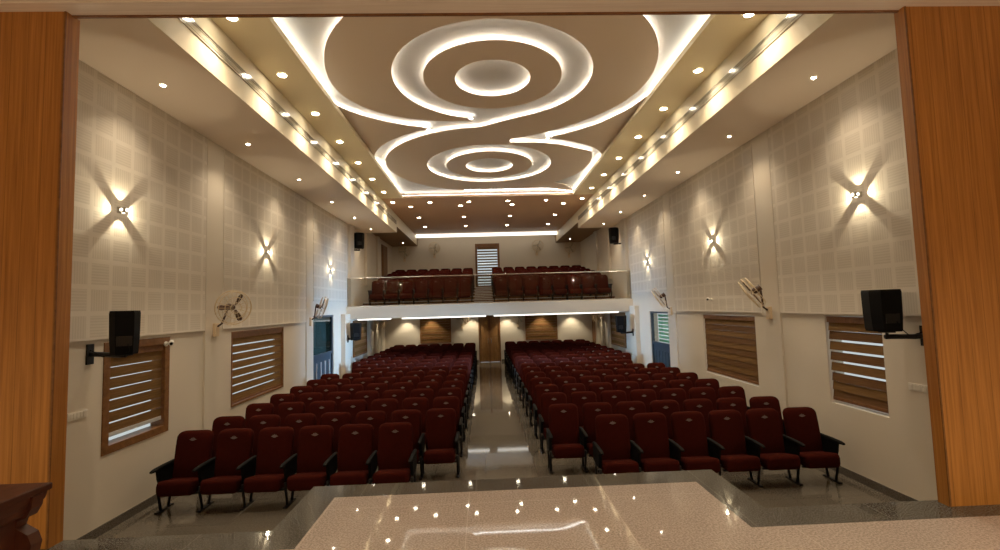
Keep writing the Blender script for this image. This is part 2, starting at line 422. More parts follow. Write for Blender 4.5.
front = smooth([runs[-1][-1], (1.35, 5.38), (0, 5.02), (-1.4, 5.42), runs[0][0]])[1:-1]
poly = []
for r in runs + [front]:
    for p in r:
        if not poly or math.hypot(p[0]-poly[-1][0], p[1]-poly[-1][1]) > .012: poly.append(p)
ZP0, ZP1 = 6.45, 6.462
def inset(run, d, side):
    out = []
    for i in range(len(run)):
        a, b = run[max(i-1,0)], run[min(i+1, len(run)-1)]
        t = Vector((b[0]-a[0], b[1]-a[1])).normalized()
        n = Vector((-t.y, t.x))*side
        out.append((run[i][0]+n.x*d, run[i][1]+n.y*d))
    return out
def ribbon(mb, run, side, d=.085, w=.035, z=ZP1+.004, closed=False):
    """light strip lying on top of the panel, a little behind its edge"""
    if closed: run = run + [run[0]]
    A, B = inset(run, d, side), inset(run, d+w, side)
    n = len(run)
    mb.add([(p[0], p[1], z) for p in A] + [(p[0], p[1], z) for p in B], [(i, i+1, n+i+1, n+i) for i in range(n-1)])
    return mb
def inside_side(run, c):   # which side of the run holds point c
    i = len(run)//2; a, b = run[i-1], run[i+1]
    return 1 if (b[0]-a[0])*(c[1]-a[1])-(b[1]-a[1])*(c[0]-a[0]) > 0 else -1
t = thing('ceiling_panel', 'large taupe S shaped dropped ceiling panel with white light gaps around it', 'ceiling panel', (0, 9, ZP0), 0, 'dropped panels of the centre ceiling')
def lift(mb):    # world coordinates into the panel's own frame
    for i in range(len(mb.v)): mb.v[i] = (mb.v[i][0]-t.location.x, mb.v[i][1]-t.location.y, mb.v[i][2]-t.location.z)
    return mb
lift(MB().prism(poly, ZP0, ZP1, [circle(C2, RO)])).build('panel', M['ceil_brown'], t)
led = MB()
cross = [(-2.0, 8.0), None, (0, 11.2), (0, 14.6), (2.6, 14.9), (2.3, 12.6), (2.0, 8)]
ribbon(led, runs[0], inside_side(runs[0], (-2.0, 7.7)))
ribbon(led, runs[1], -1)
ribbon(led, runs[2], inside_side(runs[2], (-1.0, 12)))
ribbon(led, runs[3], 1); ribbon(led, runs[5], inside_side(runs[5], (2.2, 12.6))); ribbon(led, runs[6], inside_side(runs[6], (2.0, 7.6)))
ribbon(led, circle(C2, RO), -1, closed=True)
lift(led).build('light_strip', M['led'], t)
for c, lab in ((C1, 'round taupe ring panel hung in the ceiling circle nearer the stage'), (C2, 'round taupe ring panel hung in the ceiling circle nearer the balcony')):
    t = thing('ceiling_ring', lab, 'ceiling panel', (c[0], c[1], ZP0), 0, 'dropped panels of the centre ceiling')
    lift(MB().prism(circle(c, RI), ZP0, ZP1, [circle(c, RH, 48)])).build('panel', M['ceil_brown'], t)
    lift(ribbon(ribbon(MB(), circle(c, RI), 1, closed=True), circle(c, RH, 48), -1, closed=True)).build('light_strip', M['led'], t)
T2 = [(x+OX, y) for x, y in [(1.52,10.46),(1.85,10.28),(2.23,9.99),(2.55,9.68),(2.76,9.35),(2.97,9.0),(3.10,8.60),(3.22,8.2)]] 
T2b = [(x+OX, y) for x, y in [(3.22,11.95),(3.1,11.6),(2.88,11.27),(2.62,11.01),(2.27,10.77),(1.88,10.58),(1.52,10.46)]]
T1 = [(x+OX, y) for x, y in [(-2.74,8.35),(-2.61,8.69),(-2.38,9.0),(-2.11,9.25),(-1.83,9.45),(-1.55,9.6),(-1.25,9.71),(-1.02,9.8)]]
T1b = [(x+OX, y) for x, y in [(-1.02,9.8),(-1.27,9.92),(-1.64,10.16),(-2.04,10.5),(-2.37,10.94),(-2.6,11.45),(-2.71,11.95)]]
for a, b, sx, lab in ((T1, T1b, -1, 'small taupe three cornered ceiling panel against the left soffit'), (T2, T2b, 1, 'small taupe three cornered ceiling panel against the right soffit')):
    t = thing('ceiling_panel', lab, 'ceiling panel', (sx*2.6, 10.2, ZP0), 0, 'dropped panels of the centre ceiling')
    A, B = smooth(a), smooth(b)
    pl = (A + B[1:] + [(-3.2, B[-1][1]), (-3.2, A[0][1])]) if sx < 0 else (A + [(3.2, A[-1][1]), (3.2, B[0][1])] + B[:-1])
    lift(MB().prism(pl, ZP0, ZP1)).build('panel', M['ceil_brown'], t)
    led = MB(); ribbon(led, A, inside_side(A, (sx*2.6, 10.2))); ribbon(led, B, inside_side(B, (sx*2.6, 10.2)))
    lift(led).build('light_strip', M['led'], t)
# light strips hidden on the soffit lips
k = 0
for (x0, x1, y0, y1, lab) in ((-2.97, -2.94, 3.7, 8.35, 'light strip on the left soffit lip nearer the stage'), (2.94, 2.97, 3.7, 8.25, 'light strip on the right soffit lip nearer the stage'),
                         (-2.97, -2.94, 11.95, 15.6, 'light strip on the left soffit lip nearer the balcony'), (2.94, 2.97, 11.95, 15.6, 'light strip on the right soffit lip nearer the balcony'),
                         (-2.9, 2.9, 15.61, 15.64, 'light strip across the far lip of the ceiling recess')):
    z = 6.43
    o = MB().box(x0, x1, y0, y1, 6.411, z).build('led_strip', M['led_lip'])
    tag(o, lab, 'light strip', 'light strips in the ceiling recess')

# ------------------------------------------------------------------ lamps
def spot(loc, energy, size=110, blend=.6, col=(1, .80, .55), target=(0,0,-1), r=.05):
    d = bpy.data.lights.new('lamp', 'SPOT'); d.energy = energy; d.spot_size = math.radians(size); d.spot_blend = blend; d.color = col; d.shadow_soft_size = r
    o = bpy.data.objects.new('lamp_light', d); COL.objects.link(o); o.location = loc
    o.rotation_euler = Vector(target).to_track_quat('-Z', 'Y').to_euler()
    return o
def downlight_proto(r, lamp, name='recessed_downlight'):
    t = thing(name, 'x', 'ceiling light')
    mb = MB(); n = 24
    prof = [(r*1.25, 0), (r*1.25, -.008), (r*1.0, -.012), (r*.95, -.004)]
    vs = [(p[0]*math.cos(2*PI*k/n), p[0]*math.sin(2*PI*k/n), p[1]) for p in prof for k in range(n)]
    fs = [(i*n+k, i*n+(k+1) % n, (i+1)*n+(k+1) % n, (i+1)*n+k) for i in range(3) for k in range(n)]
    mb.add(vs, fs, 0, True).build('trim_ring', M['plate'], t)
    MB().cyl((0,0,-.010), (0,0,1), r*.98, .006, n).build('lens', M[lamp], t)
    return t
ORD = ['first', 'second', 'third', 'fourth', 'fifth', 'sixth', 'seventh', 'eighth', 'ninth', 'tenth', 'eleventh', 'twelfth', 'thirteenth', 'fourteenth', 'fifteenth', 'sixteenth', 'seventeenth', 'eighteenth']
big = downlight_proto(.063, 'lamp'); small = downlight_proto(.030, 'lamp_s'); used = set()
def place_light(proto, loc, label, group):
    if proto.name not in used:
        used.add(proto.name); proto.location = loc; proto['label'] = label; proto['group'] = group
        return proto
    o = copy_tree(proto, loc, label); o['group'] = group; return o
YD = [5.74, 7.20, 8.66, 10.15, 11.65, 13.16, 14.66, 16.12]
for s, nm in ((-1, 'left'), (1, 'right')):
    for i, y in enumerate(YD):
        place_light(big, (s*3.32, y, ZC-.001), f'{ORD[i]} round downlight from the stage in the {nm} ochre soffit strip', f'downlights in the {nm} soffit strip')
        spot((s*3.30, y, ZC-.03), 90, 116, 1)
row = 0
COLS = ['leftmost', 'second from left', 'third from left', 'rightmost']
for y, xs, where in ((16.25, (-2.05, -.68, .70, 2.05), 'just behind the recess edge'), (16.85, (-2.81, -1.0, .88, 2.78), 'in the second row behind the recess'), (18.95, (-2.8, -.97, .92, 2.78), 'in the third row behind the recess'), (21.15, (-2.82, -.98, .91, 2.80), 'in the row nearest the rear wall')):
    for i, x in enumerate(xs):
        place_light(big, (x, y, ZC-.001), f'{COLS[i]} downlight in the brown rear ceiling {where}', 'downlights in the rear ceiling')
        if y > 16.5: spot((x, y, ZC-.03), 40, 115, .7)
YS = [6.08, 8.3, 10.6, 12.9, 15.2, 17.4]
for s, nm in ((-1, 'left'), (1, 'right')):
    for i, y in enumerate(YS):
        place_light(small, (s*4.38, y, ZSIDE-.001), f'{ORD[i]} small downlight from the stage in the {nm} side ceiling', f'small downlights in the {nm} side ceiling')
        spot((s*4.38, y, ZSIDE-.03), 40, 110, .9)
    place_light(small, (s*4.15, 23.0, 5.879), f'small downlight in the {nm} soffit near the balcony rear wall', 'small downlights over the balcony')
    spot((s*4.15, 23.0, 5.85), 10, 90, .8)
US = [-3.9, -2.75, -.85, .8, 2.45, 3.9]
for i, x in enumerate(US):
    place_light(small, (x, 21.85, 2.339), f'small downlight under the balcony by the rear wall, {ORD[i]} from left', 'small downlights under the balcony')
    spot((x, 21.95, 2.31), 42, 100, .6, (1, .84, .58))
for s in (-1, 1):
    for y in (17.9, 20.2):
        spot((s*4.6, y, 2.31), 18, 100, .6, (1, .84, .58))
for x in (-2.5, 0, 2.5):
    spot((x, 19.2, 2.31), 5, 140, .9, (1, .84, .58))
for (x0, x1, lab) in ((-4.62, -3.49, 'short bright light line under the balcony edge, left end'), (-3.1, -.19, 'bright light line under the balcony edge left of the centre door'), (.09, 4.49, 'long bright light line under the balcony edge right of the centre door')):
    o = MB().box(x0, x1, 16.34, 16.42, 2.27, 2.339).build('ceiling_light_line', M['led_line']); tag(o, lab, 'light line', 'light lines under the balcony edge')
# stage lamps
for x in (-3.1, 0, 3.1):
    spot((x, -1.2, 4.90), 520 if x else 140, 140, .8, (1, .76, .48))
# ------------------------------------------------------------------ wall sconces
def sconce(loc, s, label):
    t = thing('wall_sconce', label, 'wall light', loc, 0, 'cross beam wall lights')
    MB().bbox(0, -s*.012, -.04, .04, -.04, .04, .003).bbox(-s*.012, -s*.10, -.036, .036, -.036, .036, .008).build('housing', M['grille'], t)
    MB().cyl((-s*.10, 0, 0), (-s, 0, 0), .022, .004, 16).build('front_lens', M['sconce'], t)
    m2 = MB()
    for a in range(4):
        d = Vector((0, math.cos(a*PI/2), math.sin(a*PI/2)))
        m2.cyl(Vector((-s*.055, 0, 0))+d*.0355, d, .018, .003, 12)
    m2.build('side_lens', M['sconce'], t)
    for a in range(4):
        d = Vector((0, math.cos(a*PI/2), math.sin(a*PI/2)))
        spot(Vector(loc)+Vector((-s*.075, 0, 0))+d*.055, 9, 84, .25, (1, .84, .56), d + Vector((s*.03, 0, 0)), .012)
for s, nm in ((-1, 'left'), (1, 'right')):
    for i, y in enumerate((6.09, 10.17, 14.38)):
        sconce((s*(W-.035), y, (3.98, 3.925, 3.875)[i]), s, f'{["first","second","third"][i]} cross beam wall light from the stage on the {nm} wall')

# ------------------------------------------------------------------ acoustic boards and pilasters
k = 0
for s, nm in ((-1, 'left'), (1, 'right')):
    for i, (y0, y1, z0) in enumerate(((3.66, 7.98, 2.345), (8.52, 12.43, 2.345), (12.96, 16.08, 2.9))):
        mb = MB().box(s*(W-.003), s*(W-.035), y0, y1, z0, ZSIDE-.003)
        o = mb.build('acoustic_panel', M['panel'])
        tag(o, f'cream perforated acoustic panel on the {nm} wall, {["nearest the stage","the middle one","nearest the balcony"][i]}', 'wall panel', 'perforated acoustic panels')
    for i, (y0, y1) in enumerate(((8.0, 8.50), (12.46, 12.94))):
        struct(f'trim_pilaster_{nm}_{i+1}', MB().box(s*W, s*(W-.03), y0, y1, 0.11, ZSIDE-.003), M['wall'])
    struct(f'trim_pilaster_{nm}_3', MB().box(s*W, s*(W-.10), 16.35, 16.80, 2.74, ZSIDE-.003).box(s*W, s*(W-.14), 15.5, 16.08, .11, 2.5), M['wall'])
    for i, y in enumerate((18.95, 20.05, 21.0)):
        struct(f'trim_rear_pilaster_{nm}_{i+1}', MB().box(s*W, s*(W-.12), y, y+.25, .11, 2.33), M['wall'])
    for i, y in enumerate((18.6, 20.6)):
        struct(f'trim_upper_pilaster_{nm}_{i+1}', MB().box(s*W, s*(W-.1), y, y+.4, 3.6, 5.87), M['wall'])

# air grilles on the fascias
for s, nm in ((-1, 'left'), (1, 'right')):
    t = thing('air_grille', f'long grey metal air slot along the cream fascia on the {nm}', 'air vent', (s*(XF-.018), 5.1, 6.0), 0, 'fascia air slots')
    Lg = 13.1 - 0.0
    MB().box(0, -s*.012, 0, Lg, -.075, -.06).box(0, -s*.012, 0, Lg, .06, .075).box(0, -s*.012, 0, .02, -.06, .06).box(0, -s*.012, Lg-.02, Lg, -.06, .06).build('frame', M['grille'], t)
    mb = MB().box(0, -s*.004, .02, Lg-.02, -.06, .06)
    mb.build('face', M['grille'], t)
    mb = MB()
    for z in (-.035, .035): mb.box(-s*.004, -s*.006, .02, Lg-.02, z-.0015, z+.0015)
    mb.build('slats', M['black'], t)

# ------------------------------------------------------------------ windows and blinds
def side_window(n, key, frame_mat, fw, blind, label):
    s, y0, y1, z0, z1 = WIN[key]
    o = MB()
    for a in ((y0, y0+fw, z0, z1), (y1-fw, y1, z0, z1), (y0+fw, y1-fw, z0, z0+fw), (y0+fw, y1-fw, z1-fw, z1)):
        o.box(s*(W-.012 if fw > .02 else W+.09), s*(W+.18), *a)
    o = o.build(f'window_{n}', frame_mat); o['kind'] = 'structure'
    MB().box(s*(W+.15), s*(W+.156), y0+fw, y1-fw, z0+fw, z1-fw).build('pane', M['glass'], o)
    t = thing('window_blind', label, 'window blind', (s*(W+.04), (y0+y1)/2, z1-fw), 0, 'brown slatted window blinds')
    hw = (y1-y0)/2-fw-.004; h = z1-z0-2*fw
    mb = MB(); mb.bbox(-.03, .03, -hw, hw, -.09, 0, .006); mb.build('headrail', M['wood_d'], t)
    band, gap, st, tilt, bright = blind
    slats = MB(); z = -.09; k = 0
    while z - band > -h+.03:
        g = gap(k) if callable(gap) else gap
        b0 = len(slats.v)
        slats.box(-.004, .004, -hw, hw, -band/2, band/2, k % 2)
        slats.xf(b0, Matrix.Translation((0, 0, z-band/2)) @ Matrix.Rotation(tilt*s, 4, 'Y'))
        z -= band+g; k += 1
    slats.build('slats', [M['slat'], M['slat_b']] if st else [M['slat'], M['slat']], t)
    MB().bbox(-.014, .014, -hw, hw, z-.02, z+.03, .004).build('bottom_rail', M['alu'] if bright else M['wood_d'], t)
    return t
side_window(1, 'l1', M['wood'], .10, (.125, lambda k: .009+.0016*k, False, .0, True), 'brown slatted blind in a wooden window frame behind the front left speaker')
side_window(2, 'l2', M['wood_d'], .035, (.125, .024, False, .1, False), 'brown slatted blind below the left wall fan nearer the stage')
side_window(3, 'r1', M['wall'], .012, (.125, lambda k: .03 if k in (1,2,3,4) else .004, True, .12, False), 'brown slatted blind beside the front right speaker, bright gaps near its top')
side_window(4, 'r2', M['wall'], .012, (.118, .002, True, .08, False), 'closed brown blind on the right wall below the right wall fan nearer the stage')
# upper rear window
o = MB()
x0, x1, z0, z1 = UW; fw = .11
for a in ((x0, x0+fw, z0, z1), (x1-fw, x1, z0, z1), (x0+fw, x1-fw, z0, z0+fw), (x0+fw, x1-fw, z1-.16, z1)): o.box(a[0], a[1], YU-.03, YU+.15, a[2], a[3])
o = o.build('window_5', M['wood']); o['kind'] = 'structure'
MB().box(x0+fw, x1-fw, YU+.12, YU+.126, z0+fw, z1-.16).build('pane', M['glass'], o)
t = thing('window_blind', 'striped blind letting white daylight through in the window above the balcony aisle', 'window blind', (0.005, YU+.04, z1-.16))
hw = (x1-x0)/2-fw-.005
MB().bbox(-hw, hw, -.03, .03, -.07, 0, .006).build('headrail', M['wood_d'], t)
mb = MB(); z = -.07
while z > -(z1-z0-.27)+.1:
    mb.box(-hw, hw, -.004, .004, z-.075, z); z -= .142
mb.build('slats', M['slat'], t)
# wooden blinds under the balcony
def flat_blind(loc, w, h, axis, label, s=1):
    t = thing('wooden_blind', label, 'window blind', loc, 0, 'closed wooden blinds under the balcony')
    mb = MB()
    def bx(m, a0, a1, d0, d1, c0, c1, mi=0):
        if axis == 1: m.box(a0, a1, -d0, -d1, c0, c1, mi)
        else: m.box(-s*d0, -s*d1, a0, a1, c0, c1, mi)
    for a in ((-w/2, -w/2+.06, 0, h), (w/2-.06, w/2, 0, h), (-w/2+.06, w/2-.06, 0, .06), (-w/2+.06, w/2-.06, h-.06, h)): bx(mb, a[0], a[1], 0, .05, a[2], a[3])
    mb.build('frame', M['wood'], t)
    mb = MB(); z = .06; k = 0
    while z < h-.07:
        zt = min(z+.115, h-.06); bx(mb, -w/2+.06, w/2-.06, 0, .02+.012*(k % 2), z, zt, k % 2); z += .12; k += 1
    mb.build('slats', [M['slat'], M['wood']], t)
flat_blind((-2.56, YL, .98), 1.46, 1.30, 1, 'wide wooden blind on the rear wall under the balcony, left of the centre door')
flat_blind((2.46, YL, .98), 1.54, 1.30, 1, 'wide wooden blind on the rear wall under the balcony, right of the centre door')
flat_blind((-W, 17.8, .95), 1.85, 1.30, 0, 'wooden blind on the left side wall under the balcony', -1)
flat_blind((W, 18.0, .95), 1.90, 1.30, 0, 'wooden blind on the right side wall under the balcony', 1)
# centre door, upper side door, side doors
def leaf_handle(o, loc, d):
    MB().bbox(loc[0]-.012, loc[0]+.012, loc[1]-.05*d, loc[1], loc[2]-.12, loc[2]+.12, .004).build('door_handle', M['chrome'], o)
mb = MB().box(-.535, -.47, YL-.05, YL+.1, 0, 2.2).box(.44, .505, YL-.05, YL+.1, 0, 2.2).box(-.47, .44, YL-.05, YL+.1, 2.13, 2.2)
d = mb.build('door_1', M['wood_d']); d['kind'] = 'structure'; d['label'] = 'double wooden door at the end of the centre aisle'
for x0, x1 in ((-.47, -.05), (.02, .44)):
    lf = MB().box(x0, x1, YL-.0, YL+.05, .01, 2.13)
    for z in (.3, .6, .9, 1.2, 1.5, 1.8): lf.box(x0+.05, x1-.05, YL-.008, YL, z, z+.25)
    lf = lf.build('door_leaf', M['door_wood'], d)
    leaf_handle(lf, ((-.09 if x0 < -.1 else .06), YL-.005, 1.0), 1)
MB().box(-.055, .025, YL-.07, YL+.02, 0, 2.33).build('meeting_post', M['wood_d'], d)
d = MB().box(-W, -W+.05, 21.7, 22.85, 3.4, 5.65).build('door_2', M['wood_d']); d['kind'] = 'structure'; d['label'] = 'dark wooden door on the left wall of the balcony'
lf = MB().box(-W+.05, -W+.07, 21.8, 22.75, 3.42, 5.55).build('door_leaf', M['wood'], d)
d = MB().box(W, W-.05, 21.35, 21.42, 0, 2.2).box(W, W-.05, 22.18, 22.25, 0, 2.2).box(W, W-.05, 21.42, 22.18, 2.12, 2.2).build('door_3', M['wood_d']); d['kind'] = 'structure'
MB().box(W, W-.03, 21.42, 22.18, .01, 2.12).build('door_leaf', M['wood'], d)
for n, s, D in ((4, -1, DL), (5, 1, DR)):
    y0, y1, z0, z1 = D
    mb = MB()
    for a in ((y0, y0+.06, 0, z1), (y1-.06, y1, 0, z1), (y0+.06, y1-.06, z1-.06, z1), (y0+.06, y1-.06, 1.32, 1.40)): mb.box(s*(W+.02), s*(W+.10), *a)
    d = mb.build(f'door_{n}', M['blue']); d['kind'] = 'structure'; d['label'] = 'side door with glass above and barred lower half'
    MB().box(s*(W+.055), s*(W+.061), y0+.06, y1-.06, 1.40, z1-.06).build('pane', M['door_glass'] if s < 0 else M['glass'], d)
    MB().box(s*(W+.06), s*(W+.08), y0+.06, y1-.06, .02, 1.32).build('door_leaf', M['blue'], d)
    mb = MB()
    for q in range(5):
        y = y0+.25+q*(y1-y0-.5)/4; mb.box(s*(W+.045), s*(W+.06), y-.018, y+.018, .15, 1.15)
    mb.build('bars', M['alu'] if s < 0 else M['blue'], d)
    if s > 0:
        mb = MB()
        for q in range(8): mb.box(s*(W+.07), s*(W+.08), y0+.06, y0+.95, 1.42+q*.105, 1.42+q*.105+.075)
        mb.build('slats', M['green'], d)
    # daylight through the door
    a = bpy.data.lights.new('daylight', 'AREA'); a.shape = 'RECTANGLE'; a.size = .9; a.size_y = .8; a.color = (.34, .62, 1); a.energy = 22 if s < 0 else 50; a.spread = math.radians(42)
    o = bpy.data.objects.new('daylight_light', a); COL.objects.link(o); o.location = (s*(W-.03), (y0+y1)/2, 1.85)
    o.rotation_euler = Vector((-s*9.8, 1.5, -.3)).to_track_quat('-Z', 'Y').to_euler()

# ------------------------------------------------------------------ theatre seats (front is -y)
def rrect(cx, cy, hx, hy, r, n=3, f=lambda a, b: (a, b, 0)):
    out = []
    r = min(r, hx*.98, hy*.98)
    for q, (sx, sy) in enumerate(((1,1),(-1,1),(-1,-1),(1,-1))):
        for k in range(n+1):
            a = (q*90 + 90*k/n)*PI/180
            out.append(f(cx+sx*(hx-r)+r*math.cos(a), cy+sy*(hy-r)+r*math.sin(a)))
    return out
def backrest_mb(mi=0, n=3, front_only=False):
    mb = MB()
    prof = [(.34, .225, .035), (.37, .238, .05), (.55, .241, .055), (.78, .244, .055), (.86, .244, .052), (.91, .243, .050), (.945, .226, .046), (.965, .200, .038), (.976, .165, .026), (.980, .13, .012)]
    secs = []
    for z, hx, hy in prof:
        y = .05 + (z-.34)*.19
        secs.append(rrect(0, y, hx, hy, .045, n, lambda a, b, z=z: (a, b, z)))
    mb.loft(secs, mi); return mb
def seat_mb(mi=0, n=3):
    mb = MB(); secs = []
    for y, hx, z0, z1 in ((-.31, .20, .29, .39), (-.30, .225, .255, .425), (-.27, .238, .245, .440), (-.1, .240, .245, .405), (.06, .235, .245, .375), (.10, .22, .26, .36)):
        secs.append(rrect(0, (z0+z1)/2, hx, (z1-z0)/2, .05, n, lambda a, b, y=y: (a, y, b)))
    mb.loft(secs, mi); return mb
def arm_mb(x, mb=None, mi=0):
    mb = mb or MB()
    side = [(-.22,.57),(.10,.575),(.16,.575),(.16,.36),(-.02,.33),(-.16,.34),(-.20,.44)]
    n = len(side); vs = [(x-.018, y, z) for y, z in side] + [(x+.018, y, z) for y, z in side]
    mb.add(vs, [tuple(range(n)), tuple(range(n, 2*n))[::-1]] + [(i, (i+1) % n, n+(i+1) % n, n+i) for i in range(n)], mi)
    secs = []
    for y, z, hx, hz in ((-.335,.572,.012,.008), (-.325,.573,.025,.014), (-.27,.578,.028,.022), (-.1,.584,.028,.024), (.12,.586,.026,.022), (.17,.586,.02,.016)):
        secs.append(rrect(x, z, hx, hz, .014, 2, lambda a, b, y=y: (a, y, b)))
    mb.loft(secs, mi); return mb
def leg_mb(x, front, mb=None, mi=0):
    mb = mb or MB()
    if front:
        mb.tube([(x, -.20, .33), (x, -.185, .24), (x, -.13, .02)], .019, 6, mi)
        mb.box(x-.022, x+.022, -.22, -.04, 0, .022, mi)
    else:
        mb.tube([(x, .10, .33), (x, .08, .24), (x, .02, .02)], .019, 6, mi)
        mb.box(x-.022, x+.022, -.04, .10, 0, .022, mi)
    return mb
def emblem_mb():
    mb = MB()
    pts = [(-.052,.0),(-.03,.008),(-.022,.022),(-.008,.012),(0,.032),(.008,.012),(.022,.022),(.03,.008),(.052,0),(.028,-.008),(.012,-.016),(-.012,-.016),(-.028,-.008)]
    z0 = .872; n = len(pts)
    def P(x, z, d): return (x, .05+(z0+z-.34)*.19-.054-d, z0+z)
    vs = [P(x, z, .0) for x, z in pts] + [P(x, z, .004) for x, z in pts]
    mb.add(vs, [tuple(range(n)), tuple(range(n, 2*n))[::-1]] + [(i, (i+1) % n, n+(i+1) % n, n+i) for i in range(n)])
    return mb
PITCH = .560
HP = .272
def seat_proto(ends):
    t = thing('theatre_seat', 'x', 'theatre seat')
    seat_mb().build('seat', M['red'], t)
    b = backrest_mb().build('backrest', M['red'], t)
    emblem_mb().build('emblem', M['emblem'], b)
    xl = -HP if len(ends) > 1 else -HP+.03
    MB().box(xl, HP-.003, -.03, .01, .225, .262).box(xl, HP-.003, -.20, -.17, .23, .258).build('cross_bar', M['steel'], t)
    for x in ends:
        arm_mb(x).build('armrest', M['black'], t)
        leg_mb(x, True).build('leg', M['steel'], t); leg_mb(x, False).build('leg', M['steel'], t)
    return t
def far_mesh(ends):
    mb = seat_mb(0, 2); b = backrest_mb(0, 2)
    mb.add(b.v, b.f, 0, True)
    e = emblem_mb(); mb.add(e.v, e.f, 2)
    mb.box(-HP if len(ends) > 1 else -HP+.03, HP-.003, -.03, .01, .225, .262, 1)
    for x in ends:
        arm_mb(x, mb, 1); leg_mb(x, True, mb, 1); leg_mb(x, False, mb, 1)
    return mb
near = {'one': seat_proto((HP,)), 'both': seat_proto((-HP, HP))}
farp = {'one': far_mesh((HP,)).build('theatre_seat', [M['red'], M['black'], M['emblem']]), 'both': far_mesh((-HP, HP)).build('theatre_seat', [M['red'], M['black'], M['emblem']])}
for o in farp.values(): o['category'] = 'theatre seat'
first = set()
def place_seat(kind, far, loc, label, group, rz=0):
    p = (farp if far else near)[kind]
    if p.name not in first:
        first.add(p.name); p.location = loc; p['label'] = label; p['group'] = group; p.rotation_euler.z = rz; return
    o = copy_tree(p, loc, label, rz); o['group'] = group
ROWS = 17; NEAR = 9; RP = .93; Y0 = 6.72
for r in range(ROWS):
    y = Y0 + RP*r - (.08 if r == 1 else 0)
    for s, nm in ((-1, 'left'), (1, 'right')):
        lo = 1 if r == 0 else 0
        last = 6 if r in (7, 8) else 7     # rows by the side doors are one seat shorter
        for i in range(lo, last):
            x = s*(1.0 - .005*r + (.562-.001*r)*i)
            end = (i == last-1) if s < 0 else (i == lo)
            where = f'{ORD[i]} from the aisle' if i else 'at the aisle'
            rw = 'front row' if r == 0 else f'{ORD[r]} row from the stage' if r < ROWS-1 else 'last row under the balcony'
            if i == last-1: where = 'at the wall end'
            place_seat('both' if end else 'one', r >= NEAR, (x, y, 0), f'maroon theatre seat in the {nm} block, {rw}, {where}', f'theatre seats of the {nm} block', random.uniform(-.004, .004))
for r in range(6):
    for s, nm, n, x0 in ((-1, 'left', 7, -.97), (1, 'right', 8, .43)):
        for i in range(n):
            x = x0 + s*(.548 if s < 0 else PITCH)*i
            end = (i == n-1) if s < 0 else (i == 0)
            rw = 'front row behind the glass' if r == 0 else f'{ORD[r]} row' if r < 5 else 'rear row'
            place_seat('both' if end else 'one', True, (x, TY[r]-.2, TZ[r]), f'maroon balcony seat {nm} of the aisle, {rw}, {"beside" if i == 0 else ORD[i]+" from"} the aisle', f'balcony seats {nm} of the aisle')

# ------------------------------------------------------------------ glass balustrade
t = thing('glass_balustrade', 'clear glass balustrade with a thin steel rail along the balcony edge', 'balustrade', (0, YB+.06, 2.735))
xs = [-4.90, -3.0, -1.05, .9, 2.85, 4.90]
for i in range(5):
    MB().box(xs[i]+.012, xs[i+1]-.012, -.006, .006, .0, .97).build('glass_panel', M['rail_glass'], t)
MB().bbox(-4.92, 4.92, -.022, .022, .97, 1.0, .008).build('top_rail', M['chrome'], t)
MB().bbox(-4.92, 4.92, -.03, .03, 0, .03, .006).build('base_rail', M['chrome'], t)
for x in (-4.91, 4.91): MB().box(x-.015, x+.015, -.015, .015, 0, .97).build('end_post', M['chrome'], t)

# ------------------------------------------------------------------ wall fans
def fan(loc, s, face, label, group, bl='fan_brown'):
    """loc on the wall; s side of the wall; face = direction the blades look at"""
    t = thing('wall_fan', label, 'fan', loc, 0, group)
    MB().bbox(0, -s*.05, -.06, .06, -.13, .10, .01).build('wall_box', M['fan_cream'], t)
    f = Vector(face).normalized(); c = Vector((-s*.33, -.03, .36))
    MB().tube([(-s*.05, 0, .04), (-s*.12, 0, .09), Vector(c)-f*.16], .018, 8).build('arm', M[bl], t)
    MB().cyl(c-f*.17, f, .055, .13, 20).cyl(c-f*.04, f, .055, .03, 20, 0, .03).build('motor', M[bl], t)
    u = f.cross(Vector((0,0,1))).normalized(); w = u.cross(f).normalized()
    for k in range(3):
        a = k*2*PI/3; e = u*math.cos(a)+w*math.sin(a); q = f.cross(e)
        P = []
        for rr, hw in ((.05, .02), (.12, .032), (.20, .042), (.25, .032), (.265, .01)):
            P.append((c+e*rr+q*hw+f*(.012), c+e*rr-q*hw-f*.012))
        vs = [p for pr in P for p in pr]; nv = len(vs); vs2 = vs + [Vector(p)+f*.004 for p in vs]
        fs = []
        for i in range(4):
            fs.append((2*i, 2*i+1, 2*i+3, 2*i+2)); fs.append((nv+2*i, nv+2*i+2, nv+2*i+3, nv+2*i+1))
        MB().add(vs2, fs, 0, True).build('blade', M[bl], t)
    g = MB(); R = .30
    for dd, rr in ((-.07, R*.92), (0, R), (.07, R*.92), (.085, R*.6), (.092, R*.3)):
        g.tube([c+f*dd+(u*math.cos(2*PI*k/28)+w*math.sin(2*PI*k/28))*rr for k in range(28)], .006, 5, 0, True)
    for k in range(20):
        e = u*math.cos(2*PI*k/20)+w*math.sin(2*PI*k/20)
        g.tube([c+f*.095+e*.05, c+f*.085+e*R*.6, c+f*.07+e*R*.92, c+e*R, c-f*.07+e*R*.92, c-f*.08+e*.06], .003, 4, 0)
    g.build('guard', M['fan_gold'], t)
    return t
G = 'oscillating wall fans'
fan((-W+.03, 8.27, 2.36), -1, (.75, -.55, -.1), 'cream wall fan with brown blades on the left wall nearest the stage', G)
fan((W-.03, 8.27, 2.36), 1, (-.72, .38, -.55), 'cream wall fan with brown blades on the right wall nearest the stage', G)
fan((-W+.03, 12.7, 2.36), -1, (.8, .35, -.3), 'cream wall fan above the left side door', G)
fan((W-.03, 12.7, 2.36), 1, (-.72, .3, -.5), 'cream wall fan beside the right side door', G)
